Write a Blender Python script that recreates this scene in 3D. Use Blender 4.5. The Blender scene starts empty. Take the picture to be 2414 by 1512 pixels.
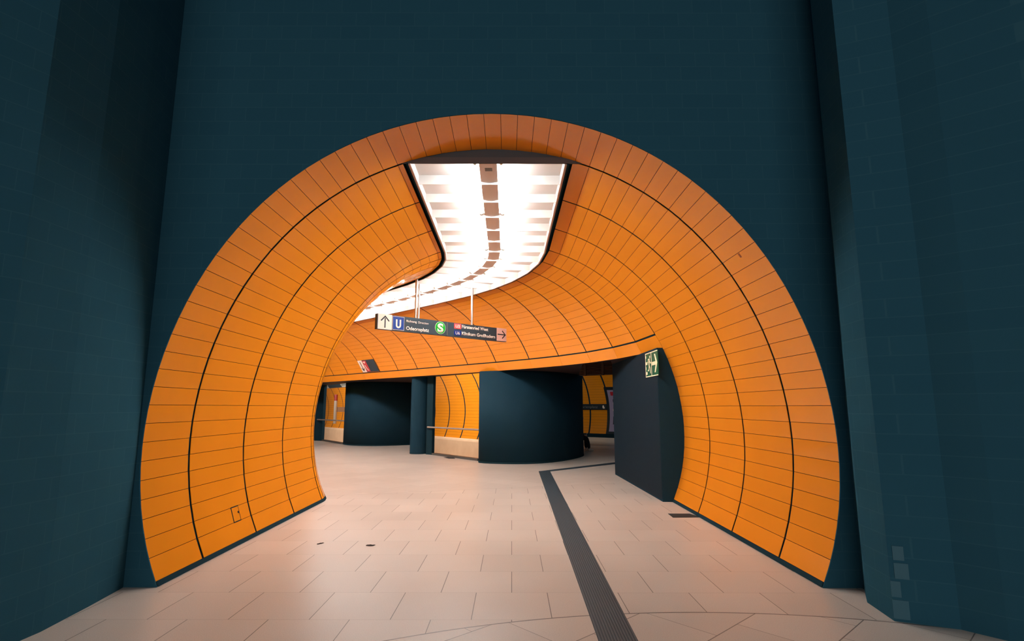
import bpy, bmesh, math, random
from math import sin, cos, pi, radians, atan2, hypot, sqrt, acos, asin
from mathutils import Vector, Matrix

random.seed(7)
scene = bpy.context.scene
COL = scene.collection

# ------------------------------------------------------------------ camera, world, exposure
H_EYE = 1.55
F_PX = 1289.1
cam_d = bpy.data.cameras.new('camera')
cam_d.sensor_width = 36.0
cam_d.lens = F_PX / 2414.0 * 36.0
cam_d.clip_start = 0.05
cam_d.clip_end = 200
cam = bpy.data.objects.new('camera', cam_d)
COL.objects.link(cam)
cam.matrix_world = (Matrix.Translation((0, 0, H_EYE)) @ Matrix.Rotation(radians(90) + 0.1572, 4, 'X')
                    @ Matrix.Rotation(0.0010, 4, 'Z'))
scene.camera = cam
scene.view_settings.view_transform = 'Standard'
scene.view_settings.look = 'None'
scene.view_settings.exposure = 0.0
scene.view_settings.gamma = 1.0
scene.view_settings.use_curve_mapping = False
scene.cycles.use_denoising = True
scene.cycles.max_bounces = 10
scene.cycles.diffuse_bounces = 7
scene.cycles.glossy_bounces = 4
scene.cycles.caustics_reflective = False
scene.cycles.caustics_refractive = False
scene.cycles.sample_clamp_indirect = 6.0

TEAL = (0.0091, 0.0262, 0.0368)
world = bpy.data.worlds.new('dim_station_air')
scene.world = world
world.use_nodes = True
WORLD_GAIN = 1.0
bg = world.node_tree.nodes['Background']
bg.inputs[0].default_value = (0.018, 0.034, 0.044, 1)
bg.inputs[1].default_value = WORLD_GAIN

TUBE_L = 222.0           # radiance of the fluorescent tubes


def lamp(name, loc, target, size, size_y, power, color=(1, 1, 1)):
    d = bpy.data.lights.new(name, 'AREA')
    d.shape = 'RECTANGLE'
    d.size = size
    d.size_y = size_y
    d.energy = power
    d.color = color
    o = bpy.data.objects.new(name, d)
    COL.objects.link(o)
    o.location = loc
    o.rotation_euler = (Vector(target) - Vector(loc)).to_track_quat('-Z', 'Y').to_euler()
    return o


# added fill light, unseen, far behind the viewer; brightens the dark arch wall
lamp('hall_fill', (0.0, -10.0, 3.2), (0.0, 5.0, 2.6), 16.0, 2.0, 960, (1.0, 0.93, 0.87))
# light of the lower hall behind the windows, and of the platform on the right
lamp('hall_fill', (-13.5, 35.5, 4.0), (-12.0, 40.5, 0.9), 6.0, 3.0, 520, (1.0, 0.93, 0.82))
lamp('hall_fill', (-3.6, 25.0, 4.4), (-3.0, 30.0, 0.5), 5.0, 1.2, 560, (1.0, 0.93, 0.82))
lamp('platform_light', (3.4, 25.5, 3.9), (5.0, 31.0, 0.2), 3.0, 0.4, 34, (1.0, 0.86, 0.7))


# ------------------------------------------------------------------ helpers
def lin(r, g, b):
    f = lambda c: (c / 255 / 12.92) if c / 255 <= 0.04045 else ((c / 255 + 0.055) / 1.055) ** 2.4
    return (f(r), f(g), f(b))


def mat(name, col, rough=0.5, spec=0.5, metal=0.0, emis=None, estr=0.0, coat=0.0):
    m = bpy.data.materials.new(name)
    m.use_nodes = True
    b = m.node_tree.nodes['Principled BSDF']
    b.inputs['Base Color'].default_value = (*col, 1)
    b.inputs['Roughness'].default_value = rough
    b.inputs['Specular IOR Level'].default_value = spec
    b.inputs['Metallic'].default_value = metal
    b.inputs['Coat Weight'].default_value = coat
    if emis:
        b.inputs['Emission Color'].default_value = (*emis, 1)
        b.inputs['Emission Strength'].default_value = estr
    return m


def noise_mat(name, c0, c1, scale, rough=0.5, spec=0.5, metal=0.0, bump=0.0, detail=4.0, stretch=None, coat=0.0):
    m = mat(name, c0, rough, spec, metal, coat=coat)
    nt = m.node_tree
    b = nt.nodes['Principled BSDF']
    tc = nt.nodes.new('ShaderNodeTexCoord')
    mp = nt.nodes.new('ShaderNodeMapping')
    if stretch:
        mp.inputs['Scale'].default_value = stretch
    n = nt.nodes.new('ShaderNodeTexNoise')
    n.inputs['Scale'].default_value = scale
    n.inputs['Detail'].default_value = detail
    r = nt.nodes.new('ShaderNodeValToRGB')
    r.color_ramp.elements[0].position = 0.3
    r.color_ramp.elements[1].position = 0.7
    r.color_ramp.elements[0].color = (*c0, 1)
    r.color_ramp.elements[1].color = (*c1, 1)
    nt.links.new(tc.outputs['Object'], mp.inputs[0])
    nt.links.new(mp.outputs[0], n.inputs['Vector'])
    nt.links.new(n.outputs['Fac'], r.inputs[0])
    nt.links.new(r.outputs[0], b.inputs['Base Color'])
    if bump:
        bp = nt.nodes.new('ShaderNodeBump')
        bp.inputs['Strength'].default_value = bump
        bp.inputs['Distance'].default_value = 0.002
        nt.links.new(n.outputs['Fac'], bp.inputs['Height'])
        nt.links.new(bp.outputs[0], b.inputs['Normal'])
    return m


class MB:
    """collects verts and faces of one mesh"""

    def __init__(self):
        self.v = []
        self.f = []

    def quad(self, *p):
        i = len(self.v)
        self.v += [tuple(q) for q in p]
        self.f.append(tuple(range(i, i + len(p))))

    def box(self, c, s, rz=0.0, M=None):
        hx, hy, hz = s[0] / 2, s[1] / 2, s[2] / 2
        R = Matrix.Rotation(rz, 4, 'Z')
        T = Matrix.Translation(c) @ R if M is None else M
        P = [T @ Vector((x, y, z)) for z in (-hz, hz) for y in (-hy, hy) for x in (-hx, hx)]
        i = len(self.v)
        self.v += [tuple(p) for p in P]
        for q in ((0, 2, 3, 1), (4, 5, 7, 6), (0, 1, 5, 4), (2, 6, 7, 3), (0, 4, 6, 2), (1, 3, 7, 5)):
            self.f.append(tuple(i + k for k in q))

    def prism(self, poly, z0, z1, M=None):
        """closed prism from a counter-clockwise plan polygon"""
        n = len(poly)
        i = len(self.v)
        for z in (z0, z1):
            for p in poly:
                q = Vector((p[0], p[1], z))
                self.v.append(tuple(M @ q if M else q))
        self.f.append(tuple(i + k for k in reversed(range(n))))
        self.f.append(tuple(i + n + k for k in range(n)))
        for k in range(n):
            a, b = k, (k + 1) % n
            self.f.append((i + a, i + b, i + n + b, i + n + a))

    def tube(self, pts, r, n=16, cap=True):
        pts = [Vector(p) for p in pts]
        rs = r if isinstance(r, (list, tuple)) else [r] * len(pts)
        i0 = len(self.v)
        up = Vector((0, 0, 1))
        for k, p in enumerate(pts):
            if k == 0:
                t = pts[1] - pts[0]
            elif k == len(pts) - 1:
                t = pts[-1] - pts[-2]
            else:
                t = pts[k + 1] - pts[k - 1]
            t.normalize()
            a = t.cross(up)
            if a.length < 1e-3:
                a = t.cross(Vector((1, 0, 0)))
            a.normalize()
            b = t.cross(a)
            for j in range(n):
                an = 2 * pi * j / n
                self.v.append(tuple(p + rs[k] * (cos(an) * a + sin(an) * b)))
        for k in range(len(pts) - 1):
            for j in range(n):
                j2 = (j + 1) % n
                self.f.append((i0 + k * n + j, i0 + k * n + j2, i0 + (k + 1) * n + j2, i0 + (k + 1) * n + j))
        if cap:
            self.f.append(tuple(i0 + j for j in reversed(range(n))))
            self.f.append(tuple(i0 + (len(pts) - 1) * n + j for j in range(n)))

    def build(self, name, m, parent=None, loc=None, smooth=False, bevel=0.0):
        me = bpy.data.meshes.new(name)
        me.from_pydata(self.v, [], self.f)
        bm = bmesh.new()
        bm.from_mesh(me)
        bmesh.ops.recalc_face_normals(bm, faces=bm.faces)
        bm.to_mesh(me)
        bm.free()
        me.materials.append(m)
        o = bpy.data.objects.new(name, me)
        COL.objects.link(o)
        if loc is not None:
            o.location = loc
            for v in me.vertices:
                v.co -= Vector(loc)
        if parent is not None:
            o.parent = parent
            o.matrix_parent_inverse = Matrix.Translation(parent.location).inverted()
        if smooth:
            for p in me.polygons:
                p.use_smooth = True
            if smooth == 'auto':
                for e in me.edges:
                    pass
        if bevel:
            md = o.modifiers.new('bevel', 'BEVEL')
            md.width = bevel
            md.segments = 2
            md.limit_method = 'ANGLE'
        return o


def tag(o, label, cat=None, group=None, kind=None):
    o['label'] = label
    if cat:
        o['category'] = cat
    if group:
        o['group'] = group
    if kind:
        o['kind'] = kind
    return o


def empty(name, loc=(0, 0, 0)):
    o = bpy.data.objects.new(name, None)
    COL.objects.link(o)
    o.location = loc
    o.empty_display_size = 0.1
    return o


def text_mesh(name, body, height, M, m, parent=None, xs=1.0, bold=0.0, align='LEFT', depth=0.0012, width=None):
    """lettering as a thin mesh; M places its local XY plane; width stretches it to fit"""
    cu = bpy.data.curves.new(name, 'FONT')
    cu.body = body
    cu.size = 1.0
    cu.offset = bold
    cu.extrude = 0.0
    cu.align_x = align
    tmp = bpy.data.objects.new('tmp', cu)
    COL.objects.link(tmp)
    dg = bpy.context.evaluated_depsgraph_get()
    dg.update()
    me = bpy.data.meshes.new_from_object(tmp.evaluated_get(dg))
    bpy.data.objects.remove(tmp)
    bpy.data.curves.remove(cu)
    me.name = name
    s = height / 0.73       # cap height of the built-in font
    xsz = [v.co.x for v in me.vertices]
    sx = s * xs
    if width:
        sx = width / (max(xsz) - min(xsz))
    x0 = min(xsz) if align == 'LEFT' else (min(xsz) + max(xsz)) / 2
    for v in me.vertices:
        v.co = M @ Vector(((v.co.x - x0) * sx, v.co.y * s, 0.0))
    bm = bmesh.new()
    bm.from_mesh(me)
    nrm = (M.to_3x3() @ Vector((0, 0, 1))).normalized()
    ret = bmesh.ops.extrude_face_region(bm, geom=bm.faces[:])
    bmesh.ops.translate(bm, vec=nrm * depth, verts=[g for g in ret['geom'] if isinstance(g, bmesh.types.BMVert)])
    bmesh.ops.recalc_face_normals(bm, faces=bm.faces)
    bm.to_mesh(me)
    bm.free()
    me.materials.clear()
    me.materials.append(m)
    o = bpy.data.objects.new(name, me)
    COL.objects.link(o)
    if parent is not None:
        o.parent = parent
        o.matrix_parent_inverse = Matrix.Translation(parent.location).inverted()
    return o


# ------------------------------------------------------------------ materials
M_ORANGE = noise_mat('orange_enamel', (0.74, 0.255, 0.010), (0.78, 0.272, 0.012), 1.3, rough=0.19, spec=0.5)
M_EDGE = mat('panel_edge', lin(60, 40, 30), 0.6, 0.2)
M_GAP = mat('dark_backing', (0.009, 0.026, 0.036), 0.9, 0.02)
M_BLACK = noise_mat('dark_painted_panel', (0.0080, 0.029, 0.046), (0.0095, 0.031, 0.049), 3.0, rough=0.6, spec=0.03)
M_BLACK2 = noise_mat('dark_brown_board', (0.0065, 0.0145, 0.0225), (0.0080, 0.0160, 0.0240), 3.0, rough=0.6, spec=0.04)
M_WHITE = noise_mat('white_sheet_metal', (0.95, 0.95, 0.94), (0.97, 0.97, 0.965), 2.0, rough=0.45, spec=0.4)
M_HOUSE = mat('lamp_housing', (0.80, 0.74, 0.71), 0.5, 0.3)
M_RIM = mat('ceiling_rim', lin(176, 140, 122), 0.5, 0.3)
M_TUBE = mat('fluorescent_tube', (1, 1, 1), 0.5, 0.2, emis=(1.0, 0.985, 0.95), estr=TUBE_L)
M_SOCK = mat('socket_plastic', (0.75, 0.74, 0.66), 0.4, 0.4)
M_STEEL = mat('brushed_steel', (0.62, 0.60, 0.57), 0.28, 0.5, metal=1.0)
M_RAIL = mat('rail_satin', (0.36, 0.30, 0.25), 0.4, 0.5, metal=0.2)
M_SIGN = mat('sign_charcoal', lin(45, 58, 66), 0.4, 0.25)
M_SIGNW = mat('sign_white', lin(232, 218, 206), 0.4, 0.3)
M_SIGNP = mat('sign_pale_pink', lin(214, 176, 168), 0.4, 0.3)
M_SIGNB = mat('sign_blue', lin(0, 52, 128), 0.4, 0.3)
M_SIGNN = mat('sign_navy', lin(10, 40, 110), 0.4, 0.3)
M_SIGNG = mat('sign_green', lin(0, 140, 40), 0.4, 0.3)
M_SIGNR = mat('sign_coral', lin(226, 84, 84), 0.4, 0.3)
M_INK = mat('sign_ink', lin(26, 38, 46), 0.5, 0.2)
M_EXITG = mat('exit_green', lin(0, 84, 62), 0.4, 0.3)
M_EXITW = mat('exit_cream', lin(245, 232, 200), 0.4, 0.3)
M_CREAM = noise_mat('cream_plinth', lin(214, 182, 152), lin(224, 194, 164), 2.0, rough=0.55, spec=0.3)
M_GREYM = mat('grey_metal', (0.18, 0.17, 0.16), 0.4, 0.5, metal=0.6)


def tile_wall_mat():
    """very dark glazed wall tiles with faint joints"""
    m = mat('dark_matt_tile', (0.2, 0.2, 0.2), 0.95, 0.0)
    nt = m.node_tree
    b = nt.nodes['Principled BSDF']
    tc = nt.nodes.new('ShaderNodeTexCoord')
    geo = nt.nodes.new('ShaderNodeNewGeometry')
    sep = nt.nodes.new('ShaderNodeSeparateXYZ')
    add = nt.nodes.new('ShaderNodeMath')
    cmb = nt.nodes.new('ShaderNodeCombineXYZ')
    br = nt.nodes.new('ShaderNodeTexBrick')
    br.inputs['Scale'].default_value = 1.0
    br.inputs['Brick Width'].default_value = 0.30
    br.inputs['Row Height'].default_value = 0.15
    br.inputs['Mortar Size'].default_value = 0.004
    br.inputs['Color1'].default_value = (0.0185, 0.070, 0.106, 1)
    br.inputs['Color2'].default_value = (0.0200, 0.074, 0.110, 1)
    br.inputs['Mortar'].default_value = (0.026, 0.084, 0.118, 1)
    nt.links.new(tc.outputs['Object'], sep.inputs[0])
    nt.links.new(sep.outputs[0], add.inputs[0])
    nt.links.new(sep.outputs[1], add.inputs[1])
    nt.links.new(add.outputs[0], cmb.inputs[0])
    nt.links.new(sep.outputs[2], cmb.inputs[1])
    nt.links.new(cmb.outputs[0], br.inputs['Vector'])
    nt.links.new(br.outputs['Color'], b.inputs['Base Color'])
    return m


M_TILE = tile_wall_mat()


def floor_mat():
    m = mat('granite_floor', (0.5, 0.4, 0.33), 0.36, 0.35)
    nt = m.node_tree
    b = nt.nodes['Principled BSDF']
    L = nt.links.new

    def node(op, a, c=None, **k):
        n = nt.nodes.new('ShaderNodeMath')
        n.operation = op
        for i, x in enumerate((a, c)):
            if x is None:
                continue
            if isinstance(x, (int, float)):
                n.inputs[i].default_value = x
            else:
                L(x, n.inputs[i])
        return n.outputs[0]

    tc = nt.nodes.new('ShaderNodeTexCoord')
    sep = nt.nodes.new('ShaderNodeSeparateXYZ')
    L(tc.outputs['Object'], sep.inputs[0])
    X, Y = sep.outputs[0], sep.outputs[1]
    S = 0.598

    def grid(x, y, ox, oy, jw, rw, par):
        """returns (joint mask, row line mask, cell id value)"""
        v = node('DIVIDE', node('SUBTRACT', y, oy), S)
        row = node('FLOOR', v)
        par_ = node('MODULO', node('ABSOLUTE', node('ADD', row, par)), 2.0)
        u = node('ADD', node('DIVIDE', node('SUBTRACT', x, ox), S), node('MULTIPLY', par_, 0.5))
        du = node('ABSOLUTE', node('SUBTRACT', node('FRACT', node('ADD', u, 0.5)), 0.5))
        dv = node('ABSOLUTE', node('SUBTRACT', node('FRACT', node('ADD', v, 0.5)), 0.5))
        j = node('LESS_THAN', node('MULTIPLY', du, S), jw)
        r = node('LESS_THAN', node('MULTIPLY', dv, S), rw)
        cid = node('ADD', node('MULTIPLY', node('FLOOR', u), 12.9898), node('MULTIPLY', row, 78.233))
        return j, r, cid

    def rot(ang, cx_, cy_):
        dx, dy = node('SUBTRACT', X, cx_), node('SUBTRACT', Y, cy_)
        c, s = cos(ang), sin(ang)
        return (node('ADD', node('MULTIPLY', dx, c), node('MULTIPLY', dy, s)),
                node('SUBTRACT', node('MULTIPLY', dy, c), node('MULTIPLY', dx, s)))

    jA, rA, idA = grid(X, Y, 0.0, 4.3285, 0.0030, 0.0015, 1.0)
    # ring floor near the camera, laid diagonally inside an arc
    ux, uy = rot(radians(42.8), 1.864, 4.468)
    jB, rB, idB = grid(ux, uy, -0.02, 0.0, 0.0022, 0.0040, 0.0)
    # concourse floor, laid diagonally
    wx, wy = rot(radians(-37.0), -2.5, 10.24)
    jC, rC, idC = grid(wx, wy, 0.0, 0.0, 0.0013, 0.0013, 0.0)
    dist = node('SQRT', node('ADD', node('POWER', node('SUBTRACT', X, 1.4), 2.0),
                             node('POWER', node('ADD', Y, 0.64), 2.0)))
    inB = node('LESS_THAN', dist, 5.12)
    arc = node('LESS_THAN', node('ABSOLUTE', node('SUBTRACT', dist, 5.12)), 0.0075)
    lineY = node('ADD', node('MULTIPLY', node('SUBTRACT', X, -2.5), 0.313), 10.24)
    inC = node('GREATER_THAN', Y, lineY)
    bord = node('LESS_THAN', node('ABSOLUTE', node('SUBTRACT', Y, lineY)), 0.006)

    def pick(a, bb, cc):
        t = node('ADD', node('MULTIPLY', a, node('SUBTRACT', 1.0, inB)), node('MULTIPLY', bb, inB))
        return node('ADD', node('MULTIPLY', t, node('SUBTRACT', 1.0, inC)), node('MULTIPLY', cc, inC))

    joint = pick(jA, jB, jC)
    rowl = pick(rA, rB, rC)
    cid = pick(idA, idB, idC)
    dark = node('MAXIMUM', node('MULTIPLY', joint, 0.86), node('MULTIPLY', rowl, 0.55))
    dark = node('MAXIMUM', dark, node('MULTIPLY', node('MULTIPLY', rB, inB), 0.75))
    dark = node('MAXIMUM', dark, node('MULTIPLY', arc, 0.8))
    dark = node('MAXIMUM', dark, node('MULTIPLY', bord, 0.5))

    wn = nt.nodes.new('ShaderNodeTexWhiteNoise')
    wn.noise_dimensions = '1D'
    L(cid, wn.inputs['W'])
    n1 = nt.nodes.new('ShaderNodeTexNoise')
    n1.inputs['Scale'].default_value = 150.0
    n1.inputs['Detail'].default_value = 3.0
    L(tc.outputs['Object'], n1.inputs['Vector'])
    n2 = nt.nodes.new('ShaderNodeTexNoise')
    n2.inputs['Scale'].default_value = 0.9
    n2.inputs['Detail'].default_value = 3.0
    L(tc.outputs['Object'], n2.inputs['Vector'])
    val = node('ADD', node('MULTIPLY', wn.outputs['Value'], 0.09), node('MULTIPLY', n1.outputs['Fac'], 0.55))
    val = node('ADD', val, node('MULTIPLY', n2.outputs['Fac'], 0.22))
    val = node('ADD', val, 0.545)
    mul = nt.nodes.new('ShaderNodeMix')
    mul.data_type = 'RGBA'
    mul.blend_type = 'MULTIPLY'
    mul.inputs[0].default_value = 1.0
    mul.inputs[6].default_value = (0.515, 0.490, 0.450, 1)
    cv = nt.nodes.new('ShaderNodeCombineColor')
    for i in range(3):
        L(val, cv.inputs[i])
    L(cv.outputs[0], mul.inputs[7])
    mx = nt.nodes.new('ShaderNodeMix')
    mx.data_type = 'RGBA'
    L(dark, mx.inputs[0])
    L(mul.outputs[2], mx.inputs[6])
    mx.inputs[7].default_value = (0.02, 0.024, 0.026, 1)
    L(mx.outputs[2], b.inputs['Base Color'])
    rr = node('ADD', node('MULTIPLY', n2.outputs['Fac'], 0.14), 0.30)
    L(rr, b.inputs['Roughness'])
    return m


M_FLOOR = floor_mat()

# ------------------------------------------------------------------ tunnel path and profile
Z0 = 1.273
CTR = [(-0.200, 5.063), (-0.207, 5.84), (-0.216, 7.021), (-0.226, 8.221), (-0.236, 9.407), (-0.293, 10.031),
       (-0.452, 10.658), (-0.725, 11.316), (-1.105, 11.970), (-1.616, 12.642), (-2.436, 13.558),
       (-3.243, 14.388), (-4.171, 15.325), (-5.037, 16.211), (-5.830, 16.99)]
HEAD = [0.0, 0.008, 0.008, 0.008, 0.008, 0.175, 0.3225, 0.4626, 0.592, 0.707, 0.7536, 0.785, 0.79, 0.795, 0.80]
while len(CTR) < 22:
    h = 0.80
    CTR.append((CTR[-1][0] - 1.13 * sin(h), CTR[-1][1] + 1.13 * cos(h)))
    HEAD.append(h)
NR = len(CTR) - 1


def prof(t):
    return (3.069 + .148 * cos(t) - .103 * cos(2 * t) + .082 * cos(3 * t) - .03 * cos(4 * t)
            + .003 * sin(t) - .008 * sin(2 * t))


def ribpt(i, t, dr=0.0):
    r = prof(t) + dr
    c, h = CTR[i], HEAD[i]
    return Vector((c[0] + cos(h) * r * sin(t), c[1] + sin(h) * r * sin(t), Z0 + r * cos(t)))


def ringpt(i, f, t, dr=0.0):
    """point on ring i at fraction f between rib i and i+1"""
    a, b = ribpt(i, t, dr), ribpt(i + 1, t, dr)
    return a.lerp(b, f)


def theta_at_z(z, side):
    lo, hi = 0.6, 2.3
    for _ in range(50):
        m = (lo + hi) / 2
        if Z0 + prof(side * m) * cos(m) > z:
            lo = m
        else:
            hi = m
    return side * lo


DTH = 0.0537
T_L, T_R = -0.331, 0.288          # edges of the ceiling opening
T_FLOOR_L, T_FLOOR_R = theta_at_z(0.045, -1), theta_at_z(0.045, 1)
T_LINT = theta_at_z(2.815, 1)
T_FASC = theta_at_z(2.785, 1)
T_BOT = theta_at_z(2.567, 1)


def panel_nodes(a, b):
    """angles between a and b at which one panel ends and the next begins"""
    ks = [a] + [(k + 0.5) * DTH for k in range(-60, 60) if a + 0.012 < (k + 0.5) * DTH < b - 0.012] + [b]
    return ks


def add_panels(mb, i, a, b, gap0=0.019, gap1=0.019, joints=True, seed=0):
    rnd = random.Random(seed * 100 + i)
    nodes = panel_nodes(a, b) if joints else [a, (a + b) / 2, b]
    for k in range(len(nodes) - 1):
        t0, t1 = nodes[k], nodes[k + 1]
        g = 0.0022 / 3.07
        if joints:
            t0 += g if k else 0
            t1 -= g if k < len(nodes) - 2 else 0
        la = (ribpt(i, t0) - ribpt(i + 1, t0)).length
        lb = (ribpt(i, t1) - ribpt(i + 1, t1)).length
        jit = [rnd.uniform(-0.0011, 0.0011) for _ in range(4)] if joints else [0] * 4
        F = []
        for dr in (0.0, 0.005):
            F.append([ringpt(i, gap0 / la, t0, dr + jit[0]), ringpt(i, 1 - gap1 / la, t0, dr + jit[1]),
                      ringpt(i, 1 - gap1 / lb, t1, dr + jit[2]), ringpt(i, gap0 / lb, t1, dr + jit[3])])
        n = len(mb.v)
        mb.v += [tuple(p) for p in F[0] + F[1]]
        mb.f.append((n, n + 1, n + 2, n + 3))
        mb.f.append((n + 7, n + 6, n + 5, n + 4))
        for q in range(4):
            q2 = (q + 1) % 4
            mb.f.append((n + q, n + q + 4, n + q2 + 4, n + q2))


def add_shell(mb, i, a, b, d0=0.012, d1=0.16, n=None):
    n = n or max(2, int(abs(b - a) / 0.06))
    for k in range(n):
        t0, t1 = a + (b - a) * k / n, a + (b - a) * (k + 1) / n
        A = [ribpt(i, t0, d0), ribpt(i + 1, t0, d0), ribpt(i + 1, t1, d0), ribpt(i, t1, d0)]
        B = [ribpt(i, t0, d1), ribpt(i + 1, t0, d1), ribpt(i + 1, t1, d1), ribpt(i, t1, d1)]
        mb.quad(*A)
        mb.quad(*reversed(B))
        if k == 0:
            mb.quad(A[0], B[0], B[1], A[1])
        if k == n - 1:
            mb.quad(A[3], A[2], B[2], B[3])


def merge(o, d=0.0005):
    me = o.data
    bm = bmesh.new()
    bm.from_mesh(me)
    bmesh.ops.remove_doubles(bm, verts=bm.verts, dist=d)
    bmesh.ops.recalc_face_normals(bm, faces=bm.faces)
    bm.to_mesh(me)
    bm.free()


TF_L0, TF_R0 = theta_at_z(0.001, -1), theta_at_z(0.001, 1)

# portal ring (complete arch)
mb = MB()
add_shell(mb, 0, TF_L0, TF_R0)
for s in (0,):
    pass
arch = mb.build('trim_1', M_GAP)
merge(arch)
tag(arch, 'orange panelled arch ring framing the mouth of the passage', 'arch', kind='structure')
mb = MB()
add_panels(mb, 0, T_FLOOR_L, T_FLOOR_R, gap0=0.0, seed=1)
p = mb.build('arch_panels', M_ORANGE, arch)
p['label'] = 'glossy orange enamel panels'

# left wall
mb = MB()
for i in range(1, NR):
    add_shell(mb, i, TF_L0, T_L)
wl = mb.build('wall_left', M_GAP)
merge(wl)
tag(wl, 'curved orange panelled passage wall on the left with dark ribs', 'wall', kind='structure')
for i in range(1, NR):
    mb = MB()
    add_panels(mb, i, T_FLOOR_L, T_L, seed=2)
    p = mb.build('panel_ring', M_ORANGE, wl)
    p['label'] = 'glossy orange enamel panels'

# right wall: down to the floor for three rings, then only the vault above the openings
mb = MB()
for i in range(1, NR):
    add_shell(mb, i, T_R, TF_R0 if i < 4 else T_BOT)
wr = mb.build('wall_right', M_GAP)
merge(wr)
tag(wr, 'curved orange panelled passage wall and vault on the right with dark ribs', 'wall', kind='structure')
for i in range(1, NR):
    mb = MB()
    add_panels(mb, i, T_R, T_FLOOR_R if i < 4 else T_LINT, seed=3)
    p = mb.build('panel_ring', M_ORANGE, wr)
    p['label'] = 'glossy orange enamel panels'

# fascia band under the vault
mb = MB()
for i in range(4, NR):
    add_panels(mb, i, T_FASC, T_BOT, gap0=0.002, gap1=0.002, joints=False)
fa = mb.build('trim_2', M_ORANGE)
tag(fa, 'smooth orange fascia band above the side openings', 'trim', kind='structure')

# dark skirting between orange panels and floor
for side, nm, rng, T in ((-1, 'baseboard_left', range(0, NR), -1), (1, 'baseboard_right', range(0, 4), 1)):
    mb = MB()
    ta, tb = theta_at_z(0.0, T), theta_at_z(0.043, T)
    for i in rng:
        A = [ribpt(i, ta, -0.006), ribpt(i + 1, ta, -0.006), ribpt(i + 1, tb, -0.006), ribpt(i, tb, -0.006)]
        B = [ribpt(i, ta, 0.02), ribpt(i + 1, ta, 0.02), ribpt(i + 1, tb, 0.02), ribpt(i, tb, 0.02)]
        mb.quad(*A)
        mb.quad(*reversed(B))
        mb.quad(A[3], A[2], B[2], B[3])
        mb.quad(A[0], B[0], B[1], A[1])
    o = mb.build(nm, M_GAP)
    merge(o)
    tag(o, 'thin black skirting along the foot of the %s passage wall' % ('left' if side < 0 else 'right'),
        'skirting', kind='structure')

# ------------------------------------------------------------------ luminous ceiling
UC = -0.07      # the trough sits a little left of the tunnel axis
HW = 0.872
ZR = 4.262


def edge_pt(i, u, z):
    c, h = CTR[i], HEAD[i]
    return Vector((c[0] + cos(h) * u, c[1] + sin(h) * u, z))


def strip_path(mb, u0, u1, z0, z1, i0, i1):
    """solid band following the path between offsets u0..u1 and heights z0..z1"""
    for i in range(i0, i1):
        A = [edge_pt(i, u0, z0), edge_pt(i, u1, z0), edge_pt(i, u1, z1), edge_pt(i, u0, z1)]
        B = [edge_pt(i + 1, u0, z0), edge_pt(i + 1, u1, z0), edge_pt(i + 1, u1, z1), edge_pt(i + 1, u0, z1)]
        for q in range(4):
            q2 = (q + 1) % 4
            mb.quad(A[q], A[q2], B[q2], B[q])
        if i == i0:
            mb.quad(*reversed(A))
        if i == i1 - 1:
            mb.quad(*B)


CI0, CI1 = 1, NR - 1
mb = MB()
strip_path(mb, UC - HW - 0.02, UC + HW + 0.02, 4.380, 4.408, CI0, CI1)
ceil = mb.build('ceiling', M_WHITE)
merge(ceil)
tag(ceil, 'bright white louvred strip ceiling following the bend of the passage', 'ceiling', kind='structure')
for s in (-1, 1):
    mb = MB()
    strip_path(mb, *sorted((UC + s * HW, UC + s * (HW + 0.006))), ZR + 0.002, 4.380, CI0, CI1)
    o = mb.build('side_panel', M_WHITE, ceil)
    merge(o)
    mb = MB()
    strip_path(mb, *sorted((UC + s * (HW + 0.006), UC + s * (HW + 0.026))), ZR - 0.004, 4.385, CI0, CI1)
    o = mb.build('rim', M_RIM, ceil)
    o['label'] = 'narrow brownish rim'
    merge(o)
    mb = MB()
    strip_path(mb, *sorted((UC + s * (HW + 0.0265), UC + s * (HW + 0.048))), ZR - 0.006, 4.384, CI0, CI1)
    o = mb.build('edge_line', M_GAP, ceil)
    o['label'] = 'black line around the rim'
    merge(o)
    mb = MB()
    strip_path(mb, *sorted((UC + s * (HW + 0.031), UC + s * (HW + 0.26))), 4.386, 4.402, CI0, CI1)
    o = mb.build('shadow_gap', M_GAP, ceil)
    o['label'] = 'black gap beside the rim'
    merge(o)

# transverse baffles
def seg_hit(p, d, a, b):
    """intersection of line p+t d with segment a-b (2D); returns t or None"""
    ex, ey = b[0] - a[0], b[1] - a[1]
    den = d[0] * ey - d[1] * ex
    if abs(den) < 1e-9:
        return None
    t = ((a[0] - p[0]) * ey - (a[1] - p[1]) * ex) / den
    s = ((a[0] - p[0]) * d[1] - (a[1] - p[1]) * d[0]) / den
    if -1e-6 <= s <= 1 + 1e-6:
        return t
    return None


Lc = [edge_pt(i, UC, 0) for i in range(NR + 1)]
acc = [0.0]
for i in range(1, NR):
    acc.append(acc[-1] + (Lc[i + 1] - Lc[i]).length)


def along(s):
    for i in range(1, NR):
        if s <= acc[i] or i == NR - 1:
            f = (s - acc[i - 1]) / (acc[i] - acc[i - 1])
            p = Lc[i].lerp(Lc[i + 1], f)
            return p, HEAD[i] + (HEAD[i + 1] - HEAD[i]) * f, (Lc[i + 1] - Lc[i]).normalized()


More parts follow.
